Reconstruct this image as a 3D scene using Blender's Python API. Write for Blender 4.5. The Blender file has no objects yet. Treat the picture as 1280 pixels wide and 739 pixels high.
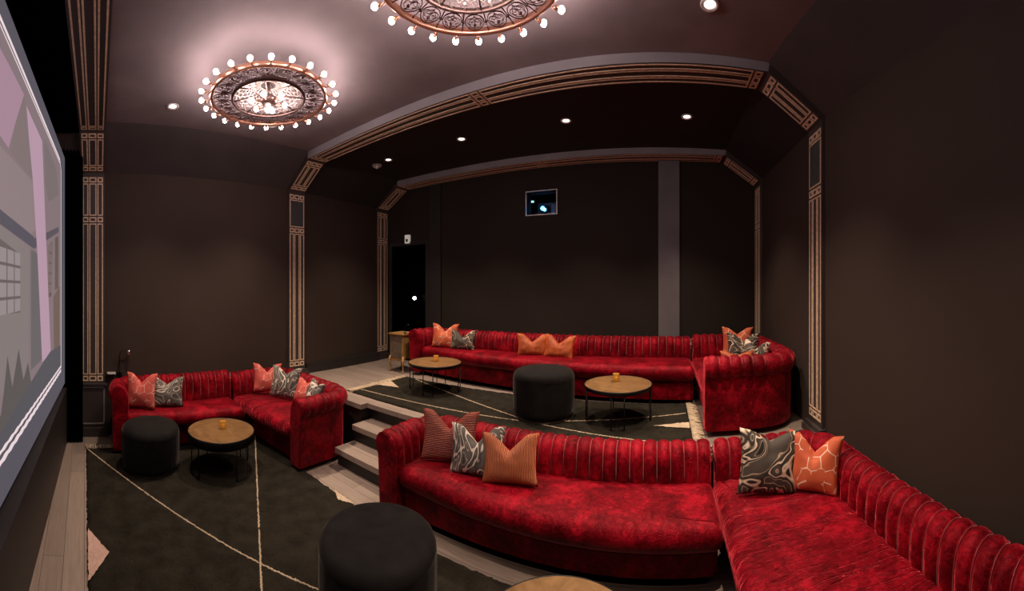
import bpy, bmesh, math, random
from mathutils import Vector, Matrix, noise
random.seed(7)
C = bpy.context.scene.collection
PI = math.pi

# ------------------------------------------------------------------ materials
def lin(c):
    def f(v):
        v /= 255.0
        return v / 12.92 if v <= 0.04045 else ((v + 0.055) / 1.055) ** 2.4
    return (f(c[0]), f(c[1]), f(c[2]), 1)

class NT:
    def __init__(s, name):
        s.m = bpy.data.materials.new(name); s.m.use_nodes = True
        s.t = s.m.node_tree; s.n = s.t.nodes; s.l = s.t.links
        s.b = s.n['Principled BSDF']
    def add(s, typ, **kw):
        n = s.n.new(typ)
        for k, v in kw.items():
            if k.startswith('_'): setattr(n, k[1:], v)
            else: n.inputs[k.replace('__', ' ')].default_value = v
        return n
    def link(s, a, b): s.l.new(a, b)
    def coord(s, scale=(1, 1, 1)):
        tc = s.n.new('ShaderNodeTexCoord'); mp = s.n.new('ShaderNodeMapping')
        mp.inputs['Scale'].default_value = scale
        s.link(tc.outputs['Object'], mp.inputs['Vector'])
        return mp.outputs['Vector']
    def noise(s, vec, scale, detail=3, dist=0, rough=.5):
        n = s.n.new('ShaderNodeTexNoise'); n.inputs['Scale'].default_value = scale
        n.inputs['Detail'].default_value = detail; n.inputs['Distortion'].default_value = dist
        n.inputs['Roughness'].default_value = rough
        s.link(vec, n.inputs['Vector']); return n.outputs['Fac']
    def ramp(s, fac, stops, interp='LINEAR'):
        r = s.n.new('ShaderNodeValToRGB'); r.color_ramp.interpolation = interp
        e = r.color_ramp.elements
        e[0].position, e[0].color = stops[0][0], stops[0][1]
        e[1].position, e[1].color = stops[-1][0], stops[-1][1]
        for p, c in stops[1:-1]:
            x = e.new(p); x.color = c
        s.link(fac, r.inputs['Fac']); return r.outputs['Color']
    def bump(s, h, strength=.3, dist=.01, prev=None):
        b = s.n.new('ShaderNodeBump'); b.inputs['Strength'].default_value = strength
        b.inputs['Distance'].default_value = dist; s.link(h, b.inputs['Height'])
        if prev is not None: s.link(prev, b.inputs['Normal'])
        s.link(b.outputs['Normal'], s.b.inputs['Normal']); return b.outputs['Normal']
    def mix(s, fac, a, b):
        m = s.n.new('ShaderNodeMix'); m.data_type = 'RGBA'
        if isinstance(fac, (int, float)): m.inputs[0].default_value = fac
        else: s.link(fac, m.inputs[0])
        for i, x in ((6, a), (7, b)):
            if isinstance(x, tuple): m.inputs[i].default_value = x
            else: s.link(x, m.inputs[i])
        return m.outputs[2]
    def set(s, **kw):
        for k, v in kw.items():
            k = k.replace('_', ' ')
            i = s.b.inputs[k]
            if hasattr(v, 'is_linked') or hasattr(v, 'links'): s.link(v, i)
            else: i.default_value = v
        return s.m

def G(v): return (v, v, v, 1)
def plain(name, col, rough=.6, metal=0, **kw):
    t = NT(name); t.set(Base_Color=(*col, 1), Roughness=rough, Metallic=metal, **kw); return t.m
def emis(name, col, st):
    t = NT(name); t.set(Base_Color=(0, 0, 0, 1), Emission_Color=(*col[:3], 1), Emission_Strength=st, Roughness=1.0); return t.m

def painted(name, col, rough=.55, var=.12, sc=3):
    t = NT(name); v = t.coord()
    n = t.noise(v, sc, 4)
    a = tuple(x * (1 - var) for x in col) + (1,); b = tuple(x * (1 + var) for x in col) + (1,)
    c = t.ramp(n, [(.3, a), (.7, b)])
    t.set(Base_Color=c, Roughness=rough)
    t.bump(t.noise(v, 160, 2), .06, .004)
    return t.m

M = {}
def fabric_wall(name, col):
    t = NT(name); v = t.coord((1, 1, 1))
    big = t.noise(v, 1.2, 3)
    v2 = t.coord((60, 60, 4))
    fine = t.noise(v2, 6, 2)
    a = tuple(x * .9 for x in col) + (1,); b = tuple(x * 1.1 for x in col) + (1,)
    c = t.ramp(big, [(.3, a), (.7, b)])
    t.set(Base_Color=c, Roughness=.8, Specular_IOR_Level=.25)
    t.bump(fine, .15, .003)
    return t.m
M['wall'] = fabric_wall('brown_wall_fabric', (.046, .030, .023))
M['wall_shaded'] = fabric_wall('shaded_wall_fabric', (.024, .0165, .012))  # same wall fabric, darkened to carry the shade on the back wall
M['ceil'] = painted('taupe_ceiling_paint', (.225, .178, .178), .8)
M['ceil_shaded'] = painted('shaded_ceiling_paint', (.018, .014, .014), .8)  # back bay: the taupe ceiling with its shade put into the colour
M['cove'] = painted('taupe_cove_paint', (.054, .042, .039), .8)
M['rib'] = painted('dark_rib_paint', (.050, .036, .032), .55)
M['fascia'] = painted('lit_fascia_moulding_grey', (.26, .23, .24), .6)  # beam front lightened for chandelier light; also the pedestal moulding's own grey
M['greypaint'] = painted('grey_column_paint', (.15, .135, .14), .6)
M['panelgrey'] = painted('grey_panel_cloth', (.05, .052, .05), .9)
M['darktrim'] = painted('dark_trim_paint', (.022, .017, .016), .5)
M['black'] = plain('black_backing', (.0012, .0012, .0012), 1, Specular_IOR_Level=.0)
M['drape'] = plain('black_drape', (.0012, .0012, .0012), 1, Specular_IOR_Level=.0)
t = NT('aged_gold_leaf'); v = t.coord((1, 1, 1))
n = t.noise(v, 40, 4)
c = t.ramp(n, [(.3, (.62, .43, .27, 1)), (.7, (.90, .68, .47, 1))])
M['gold'] = t.set(Base_Color=c, Roughness=.45, Metallic=.0)

def wood_floor():
    t = NT('grey_oak_boards'); v = t.coord((1, 1, 1))
    br = t.n.new('ShaderNodeTexBrick'); t.link(v, br.inputs['Vector'])
    br.inputs['Scale'].default_value = 1; br.inputs['Brick Width'].default_value = 1.7
    br.inputs['Row Height'].default_value = .13; br.inputs['Mortar Size'].default_value = .0018
    br.inputs['Color1'].default_value = (.36, .275, .22, 1); br.inputs['Color2'].default_value = (.27, .208, .168, 1)
    br.inputs['Mortar'].default_value = (.06, .045, .035, 1); br.offset = .37
    v2 = t.coord((2.2, 34, 10))
    g = t.noise(v2, 2.2, 6, .6, .6)
    col = t.mix(t.ramp(g, [(.35, G(0)), (.75, G(.55))]), br.outputs['Color'], (.17, .125, .095, 1))
    t.set(Base_Color=col, Roughness=.5)
    t.bump(g, .12, .004); return t.m
M['floor'] = wood_floor()

def velvet(name, dark, lightc, creases=None, crush=.3):
    t = NT(name); v = t.coord((1, 1, 1))
    n1 = t.noise(v, 5.5, 3, .6, .5)
    w1 = t.n.new('ShaderNodeMath'); w1.operation = 'MULTIPLY_ADD'; t.link(n1, w1.inputs[0]); w1.inputs[1].default_value = .7; w1.inputs[2].default_value = .15; n1 = w1.outputs[0]
    n2 = t.noise(v, 30, 5, .9, .75)
    mul = t.n.new('ShaderNodeMath'); mul.operation = 'MULTIPLY'; t.link(n2, mul.inputs[0]); mul.inputs[1].default_value = .75
    add = t.n.new('ShaderNodeMath'); add.operation = 'ADD'; t.link(n1, add.inputs[0]); t.link(mul.outputs[0], add.inputs[1])
    mid = tuple(a * .55 + b * .45 for a, b in zip(dark, lightc))
    c = t.ramp(add.outputs[0], [(.70, (*dark, 1)), (.90, (*mid, 1)), (1.02, (*lightc, 1))])
    t.set(Base_Color=c, Roughness=.46, Sheen_Weight=1.0, Sheen_Roughness=.22, Sheen_Tint=(1, .10, .13, 1),
          Specular_IOR_Level=.5, Specular_Tint=(1, .10, .13, 1))
    big = t.noise(v, 9, 3, 1.0, .6)
    nrm = t.bump(big, crush, .02)
    nrm = t.bump(n2, .9, .007, nrm)
    if creases:
        v3 = t.coord(creases)
        cr = t.noise(v3, 1, 3, .9, .5)
        rid = t.ramp(cr, [(.30, G(.45)), (.405, G(.75)), (.43, G(.15)), (.455, G(.7)), (.53, G(.8)), (.555, G(.1)), (.58, G(.75)), (.75, G(.5))])
        t.bump(rid, .75, .018, nrm)
    return t.m
RD, RL = (.050, .0004, .002), (.34, .005, .015)
M['velvet'] = velvet('crushed_red_velvet', RD, RL, None, .22)
M['seam'] = plain('red_seam_thread', (.22, .008, .010), .5, Sheen_Weight=.5)
M['velvet_x'] = velvet('crushed_red_velvet_seat', RD, RL, (.9, 6.5, 1.5))
M['velvet_y'] = velvet('crushed_red_velvet_gathered', RD, RL, (9, 1.2, 2))

def blackvelvet():
    t = NT('charcoal_velvet'); v = t.coord((1, 1, 1))
    n = t.noise(v, 9, 3, .6)
    c = t.ramp(n, [(.3, (.008, .007, .0065, 1)), (.7, (.015, .013, .012, 1))])
    t.set(Base_Color=c, Roughness=.8, Sheen_Weight=.28, Sheen_Roughness=.3, Sheen_Tint=(.5, .45, .42, 1), Specular_IOR_Level=.1)
    t.bump(n, .1, .004); return t.m
M['otto'] = blackvelvet()

def shag(name, a, b, sc=120):
    t = NT(name); v = t.coord((1, 1, 1))
    n = t.noise(v, sc, 3, .3, .7); n2 = t.noise(v, 9, 3)
    mx = t.mix(.45, t.ramp(n, [(.3, (*a, 1)), (.75, (*b, 1))]), t.ramp(n2, [(.3, (*a, 1)), (.75, (*b, 1))]))
    t.set(Base_Color=mx, Roughness=.95, Specular_IOR_Level=.1, Sheen_Weight=.2, Sheen_Tint=(*b, 1))
    t.bump(n, .8, .012); return t.m
M['rug'] = shag('black_shag', (.007, .006, .004), (.042, .035, .024))
M['cream'] = shag('cream_wool', (.42, .31, .19), (.75, .60, .43), 90)
M['pinkwool'] = shag('pale_pink_wool', (.50, .30, .24), (.80, .55, .45), 90)

def marble_cloth(name, seed, pale=False):
    t = NT(name); v = t.coord((1, 1, 1))
    mp = t.n.new('ShaderNodeMapping'); mp.inputs['Location'].default_value = (seed * 1.7, seed * .9, seed * 2.3); t.link(v, mp.inputs['Vector'])
    n = t.noise(mp.outputs['Vector'], 3.3, 1.2, 2.6, .4)
    big = t.noise(mp.outputs['Vector'], 3.0, 1, .5)
    K, D, Cc, W = (.006, .005, .004, 1), (.060, .046, .034, 1), (.52, .38, .25, 1), (.78, .66, .54, 1)
    if pale: D, K, Cc = (.115, .098, .082, 1), (.05, .043, .037, 1), (.62, .52, .42, 1)
    c = t.ramp(n, [(.0, D), (.385, D), (.40, Cc), (.412, D), (.47, K), (.492, Cc), (.508, W), (.522, Cc), (.532, K), (.575, D), (.612, D), (.622, Cc), (.632, D), (.68, K), (1, D)])
    t.set(Base_Color=c, Roughness=.75)
    t.bump(t.noise(v, 220, 2), .2, .003); return t.m
def line_cloth(name, base, dark, line):
    t = NT(name); v = t.coord((1, 1, 1))
    vo = t.n.new('ShaderNodeTexVoronoi'); vo.feature = 'DISTANCE_TO_EDGE'; vo.inputs['Scale'].default_value = 12; vo.inputs['Randomness'].default_value = .75
    t.link(v, vo.inputs['Vector'])
    m = t.ramp(vo.outputs['Distance'], [(0, G(1)), (.022, G(1)), (.034, G(0)), (1, G(0))])
    brk = t.ramp(t.noise(v, 11, 1), [(.45, G(0)), (.48, G(1))])
    mm = t.n.new('ShaderNodeMath'); mm.operation = 'MULTIPLY'; t.link(m, mm.inputs[0]); t.link(brk, mm.inputs[1])
    bc = t.ramp(t.noise(v, 5, 3), [(.35, (*dark, 1)), (.65, (*base, 1))])
    c = t.mix(mm.outputs[0], bc, (*line, 1))
    t.set(Base_Color=c, Roughness=.7, Sheen_Weight=.4, Sheen_Tint=(*base, 1))
    t.bump(t.noise(v, 300, 2), .2, .003); return t.m
def rib_cloth(name, base, dark, direction, sc=26):
    t = NT(name); v = t.coord((1, 1, 1))
    w = t.n.new('ShaderNodeTexWave'); w.bands_direction = direction; w.inputs['Scale'].default_value = sc
    w.inputs['Distortion'].default_value = 1.6; w.inputs['Detail'].default_value = 2; w.inputs['Detail Scale'].default_value = 1.5
    t.link(v, w.inputs['Vector'])
    c = t.ramp(w.outputs['Fac'], [(.2, (*dark, 1)), (.65, (*base, 1))])
    t.set(Base_Color=c, Roughness=.6, Sheen_Weight=.6, Sheen_Tint=(*base, 1))
    t.bump(w.outputs['Fac'], .7, .008); return t.m
def plain_cloth(name, base, dark):
    t = NT(name); v = t.coord((1, 1, 1))
    c = t.ramp(t.noise(v, 9, 4, 1.5), [(.35, (*dark, 1)), (.65, (*base, 1))])
    t.set(Base_Color=c, Roughness=.6, Sheen_Weight=.7, Sheen_Tint=(*base, 1))
    t.bump(t.noise(v, 120, 3), .4, .005); return t.m
M['p_coral'] = line_cloth('coral_line_cloth', (.62, .105, .075), (.50, .075, .055), (.80, .50, .38))
M['p_orange_line'] = line_cloth('orange_line_cloth', (.62, .13, .045), (.48, .07, .025), (.85, .62, .45))
M['p_rust'] = rib_cloth('rust_rib_cloth', (.42, .085, .045), (.10, .012, .008), 'Z')
M['p_orange_rib'] = rib_cloth('orange_rib_cloth', (.62, .19, .075), (.22, .045, .018), 'X', 30)
M['p_orange'] = plain_cloth('orange_mohair', (.56, .12, .022), (.30, .045, .010))

def brass_top(name, a, b):
    t = NT(name); v = t.coord((1, 1, 1))
    c = t.ramp(t.noise(v, 6, 5, 1.0, .65), [(.3, (*a, 1)), (.7, (*b, 1))])
    t.set(Base_Color=c, Roughness=.42, Metallic=.35); return t.m
M['brass'] = brass_top('aged_brass_top', (.17, .085, .030), (.36, .20, .078))
M['iron'] = plain('black_iron', (.01, .009, .009), .45, .6)
def cabwood():
    t = NT('honey_wood'); v = t.coord((6, 6, 1.2))
    c = t.ramp(t.noise(v, 5, 5, 1.5, .6), [(.3, (.20, .095, .03, 1)), (.7, (.48, .27, .09, 1))])
    t.set(Base_Color=c, Roughness=.4); return t.m
M['cab'] = cabwood()
M['cabpanel'] = painted('grey_veneer', (.16, .12, .085), .45, .35, 14)
M['chrome'] = plain('brushed_chrome', (.7, .7, .7), .25, 1)
M['copper'] = plain('pink_gold_metal', (.70, .36, .24), .32, .9)
M['filigree'] = plain('bronze_filigree', (.16, .10, .085), .4, .8)
M['crystal'] = plain('pale_filigree', (.75, .62, .55), .3, .6)
M['bulb'] = emis('lit_bulb', (1, .80, .80), 94)
M['lens'] = emis('lit_downlight', (1, .86, .74), 3)
M['white'] = plain('white_plastic', (.7, .66, .64), .5)
t = NT('amber_glass'); M['amber'] = t.set(Base_Color=(.85, .48, .10, 1), Roughness=.08, Transmission_Weight=.6, Emission_Color=(1, .5, .08, 1), Emission_Strength=.04)
t = NT('clear_glass'); M['glass'] = t.set(Base_Color=(.9, .95, 1, 1), Roughness=.02, Transmission_Weight=1, IOR=1.05)
M['frame'] = plain('pewter_frame', (.35, .32, .31), .4, .6)
M['clip'] = plain('dull_steel', (.45, .40, .34), .35, .9)

# ------------------------------------------------------------------ builders
def link(me, name, mat, parent=None, smooth=False):
    o = bpy.data.objects.new(name, me); C.objects.link(o)
    for m in (mat if isinstance(mat, (list, tuple)) else [mat]): me.materials.append(m)
    if smooth:
        for p in me.polygons: p.use_smooth = True
    if parent is not None:
        o.parent = parent
        o.matrix_parent_inverse = parent.matrix_world.inverted() if False else Matrix.Identity(4)
    return o
def obj(name, bm, mat, parent=None, smooth=False, origin=None):
    """mesh in world/parent space; origin moves the object's origin"""
    bmesh.ops.recalc_face_normals(bm, faces=bm.faces[:])
    if origin is not None:
        bmesh.ops.translate(bm, verts=bm.verts[:], vec=-Vector(origin))
    me = bpy.data.meshes.new(name); bm.to_mesh(me); bm.free()
    o = link(me, name, mat, parent, smooth)
    if origin is not None: o.location = origin
    return o
def tag(o, label=None, cat=None, group=None, kind=None):
    if label: o['label'] = label
    if cat: o['category'] = cat
    if group: o['group'] = group
    if kind: o['kind'] = kind
    return o
def empty(name, loc, rz=0, label=None, cat=None, group=None):
    o = bpy.data.objects.new(name, None); C.objects.link(o); o.location = loc; o.rotation_euler = (0, 0, rz)
    o.empty_display_size = .1
    tag(o, label, cat, group); return o
def dup(o, parent=None):
    kids = [k for k in o.children]
    c = o.copy(); C.objects.link(c)
    if parent: c.parent = parent
    for k in kids: dup(k, c)
    return c
def struct(name, bm, mat, label=None, smooth=False):
    return tag(obj(name, bm, mat, None, smooth), label, None, None, 'structure')

def B(bm, x0, x1, y0, y1, z0, z1, mi=0, M4=None):
    vs = [bm.verts.new((x, y, z)) for z in (z0, z1) for x, y in ((x0, y0), (x1, y0), (x1, y1), (x0, y1))]
    if M4 is not None:
        for v in vs: v.co = M4 @ v.co
    fs = [(0, 3, 2, 1), (4, 5, 6, 7), (0, 1, 5, 4), (1, 2, 6, 5), (2, 3, 7, 6), (3, 0, 4, 7)]
    for f in fs: bm.faces.new([vs[i] for i in f]).material_index = mi
def bevel_all(bm, w, seg=2):
    bmesh.ops.bevel(bm, geom=bm.edges[:], offset=w, segments=seg, profile=.7, affect='EDGES')
def prism(bm, pts, z0, z1, mi=0):
    """vertical prism over plan polygon; z0/z1 scalars or lists"""
    n = len(pts)
    a = [bm.verts.new((p[0], p[1], z0[i] if isinstance(z0, (list, tuple)) else z0)) for i, p in enumerate(pts)]
    b = [bm.verts.new((p[0], p[1], z1[i] if isinstance(z1, (list, tuple)) else z1)) for i, p in enumerate(pts)]
    bm.faces.new(a[::-1]).material_index = mi; bm.faces.new(b).material_index = mi
    for i in range(n):
        j = (i + 1) % n
        bm.faces.new([a[i], a[j], b[j], b[i]]).material_index = mi
def lathe(bm, prof, seg=32, c=(0, 0, 0), mi=0, close=False):
    rings = []
    for r, z in prof:
        if r < 1e-6: rings.append([bm.verts.new((c[0], c[1], c[2] + z))])
        else: rings.append([bm.verts.new((c[0] + r * math.cos(2 * PI * k / seg), c[1] + r * math.sin(2 * PI * k / seg), c[2] + z)) for k in range(seg)])
    pr = list(zip(rings, rings[1:])) + ([(rings[-1], rings[0])] if close else [])
    for a, b in pr:
        for k in range(seg):
            l = (k + 1) % seg
            if len(a) == 1 and len(b) == 1: continue
            if len(a) == 1: f = [a[0], b[l], b[k]]
            elif len(b) == 1: f = [a[k], a[l], b[0]]
            else: f = [a[k], a[l], b[l], b[k]]
            bm.faces.new(f).material_index = mi
def tube(bm, pts, r, seg=8, mi=0, closed=False):
    pts = [Vector(p) for p in pts]; n = len(pts)
    rr = r if isinstance(r, (list, tuple)) else [r] * n
    rings = []; up0 = None
    for i, p in enumerate(pts):
        if closed: d = (pts[(i + 1) % n] - pts[i - 1])
        else: d = (pts[min(i + 1, n - 1)] - pts[max(i - 1, 0)])
        d.normalize()
        if up0 is None:
            up0 = Vector((0, 0, 1)) if abs(d.z) < .9 else Vector((1, 0, 0))
        s = d.cross(up0); s.normalize(); u = s.cross(d); u.normalize(); up0 = u
        rings.append([bm.verts.new(p + rr[i] * (math.cos(2 * PI * k / seg) * s + math.sin(2 * PI * k / seg) * u)) for k in range(seg)])
    m = n if closed else n - 1
    for i in range(m):
        a, b = rings[i], rings[(i + 1) % n]
        for k in range(seg):
            l = (k + 1) % seg
            bm.faces.new([a[k], a[l], b[l], b[k]]).material_index = mi
    if not closed:
        bm.faces.new(rings[0][::-1]).material_index = mi; bm.faces.new(rings[-1]).material_index = mi
def sphere(bm, c, r, mi=0, u=14, v=10, sz=1):
    m = Matrix.Translation(c) @ Matrix.Diagonal((r, r, r * sz, 1))
    res = bmesh.ops.create_uvsphere(bm, u_segments=u, v_segments=v, radius=1, matrix=m)
    for f in {f for vv in res['verts'] for f in vv.link_faces}: f.material_index = mi

# ------------------------------------------------------------------ the room
# plan of the room (metres): screen wall in front of y=0, projector wall at y=4.68
YB = 4.68
def frontY(x): return -.195 - .06 * (x + 3.96)
LW = [(-4.26, frontY(-4.26) - .5), (-4.26, 2.76), (-4.35, YB)]
RW = [(1.560, -1.0), (1.245, 2.66), (1.232, YB)]
ZW = 3.035
def wallseg(bm, a, b, th, z0, z1):
    d = Vector((b[0] - a[0], b[1] - a[1])); nrm = Vector((d.y, -d.x)).normalized() * th
    prism(bm, [a, b, (b[0] + nrm.x, b[1] + nrm.y), (a[0] + nrm.x, a[1] + nrm.y)], z0, z1)
bm = bmesh.new()
wallseg(bm, LW[0], LW[1], -.15, -.1, ZW + .02); wallseg(bm, LW[1], LW[2], -.15, -.1, ZW + .02)
struct('wall_left', bm, M['wall'], 'dark brown fabric wall with gold pilasters left of the sofas')
bm = bmesh.new()
wallseg(bm, RW[0], RW[1], .15, -.1, ZW + .03); wallseg(bm, RW[1], RW[2], .15, -.1, ZW + .03)
struct('wall_right', bm, M['wall'], 'dark brown fabric wall on the right')
# back wall with doorway and projection port
DX0, DX1, DZ = -4.22, -3.50, 2.40
PX0, PX1, PZ0, PZ1 = -1.81, -1.385, 2.69, 3.00
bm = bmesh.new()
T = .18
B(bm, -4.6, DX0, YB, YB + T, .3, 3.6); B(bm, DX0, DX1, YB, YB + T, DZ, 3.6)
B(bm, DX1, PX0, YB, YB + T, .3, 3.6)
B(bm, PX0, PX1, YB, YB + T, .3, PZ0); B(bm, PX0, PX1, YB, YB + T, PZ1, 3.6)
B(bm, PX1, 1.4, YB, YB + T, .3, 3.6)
struct('wall_back', bm, M['wall_shaded'], 'dark brown back wall with projection port and doorway')
# screen wall (black) with ledge
ang = math.atan(-.06)
def FW(x, d):  # point on the screen wall, d in front of it
    return (x + d * math.sin(-ang), frontY(x) + d)
bm = bmesh.new()
prism(bm, [(-4.4, frontY(-4.4) - .12), (1.6, frontY(1.6) - .12), (1.6, frontY(1.6) - .3), (-4.4, frontY(-4.4) - .3)], -.05, 3.5)
struct('wall_front', bm, M['black'], 'black wall behind the projection screen')
bm = bmesh.new()
prism(bm, [(-4.26, frontY(-4.26)), (1.6, frontY(1.6)), (1.6, frontY(1.6) - .12), (-4.26, frontY(-4.26) - .12)], 0, .61)
struct('baseboard_front', bm, M['darktrim'], 'tall dark ledge running under the projection screen')
# floors
PY = 2.66
bm = bmesh.new(); B(bm, -4.5, 1.7, -1.1, 3.0, -.12, 0)
struct('floor', bm, M['floor'], 'lower floor of grey oak boards')
bm = bmesh.new()
prism(bm, [(-4.5, 2.58), (-2.76, 2.58), (-2.76, 2.70), (1.5, 2.70), (1.5, 4.9), (-4.5, 4.9)], .45, .5)
prism(bm, [(-4.5, 2.60), (-2.78, 2.60), (-2.78, 2.72), (1.5, 2.72), (1.5, 4.9), (-4.5, 4.9)], 0, .45, 1)  # platform front darkened to stand for the shade below its edge
struct('floor_platform', bm, [M['floor'], M['darktrim']], 'raised platform floor of grey oak boards')
for nm, y0, y1, z, lb in (('step', 2.24, 2.62, .167, 'lowest grey oak step between the two lower sofas'), ('step', 2.46, 2.74, .333, 'upper grey oak step just below the platform edge')):
    bm = bmesh.new(); B(bm, -2.745, -1.9, y0 + .02, y1, 0, z - .05, 1); B(bm, -2.75, -1.9, y0 - .012, y1, z - .05, z)  # dark risers: shade under the treads put into the colour
    tag(obj(nm, bm, [M['floor'], M['darktrim']]), lb, None, None, 'structure')
bm = bmesh.new(); B(bm, -2.75, 1.3, 2.66, 2.72, .455, .502)
struct('trim_1', bm, M['floor'], 'oak nosing along the platform edge')

# ceiling: flats and coves, two bays
CR = lambda y: .765 - .158 * (y - 2.63) if y < 2.63 else .765
WR = lambda y: RW[0][0] + (y - RW[0][1]) * (RW[1][0] - RW[0][0]) / (RW[1][1] - RW[0][1]) if y < 2.66 else 1.24
def sheet(bm, pts, th=.08, up=(0, 0, 1), mi=0):
    a = [bm.verts.new(p) for p in pts]; b = [bm.verts.new(Vector(p) + Vector(up) * th) for p in pts]
    n = len(a); bm.faces.new(a).material_index = mi; bm.faces.new(b[::-1]).material_index = mi
    for i in range(n):
        j = (i + 1) % n; bm.faces.new([a[i], b[i], b[j], a[j]]).material_index = mi
bm = bmesh.new()
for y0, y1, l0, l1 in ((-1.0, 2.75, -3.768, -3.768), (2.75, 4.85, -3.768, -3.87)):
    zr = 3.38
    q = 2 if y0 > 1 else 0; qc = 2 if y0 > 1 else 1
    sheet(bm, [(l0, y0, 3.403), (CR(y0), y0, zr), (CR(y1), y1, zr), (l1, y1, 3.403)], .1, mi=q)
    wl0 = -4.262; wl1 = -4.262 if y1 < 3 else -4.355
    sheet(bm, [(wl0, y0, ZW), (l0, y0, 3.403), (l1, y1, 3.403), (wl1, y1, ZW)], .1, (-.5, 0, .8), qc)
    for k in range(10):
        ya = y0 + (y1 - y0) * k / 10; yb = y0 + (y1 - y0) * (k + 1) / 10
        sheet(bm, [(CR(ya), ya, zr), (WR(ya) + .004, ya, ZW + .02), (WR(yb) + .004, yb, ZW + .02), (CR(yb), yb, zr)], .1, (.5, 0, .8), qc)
struct('ceiling', bm, [M['ceil'], M['cove'], M['ceil_shaded']], 'taupe painted ceiling with sloping coves')

bm = bmesh.new()
prism(bm, [(-4.26, frontY(-4.26) - .3), (1.5, frontY(1.5) - .3), (1.5, -.235), (-4.26, -.04)], 3.33, 3.41)
struct('ceiling_screen_slot', bm, M['black'], 'black ceiling slot between projection screen and first rib')

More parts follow.
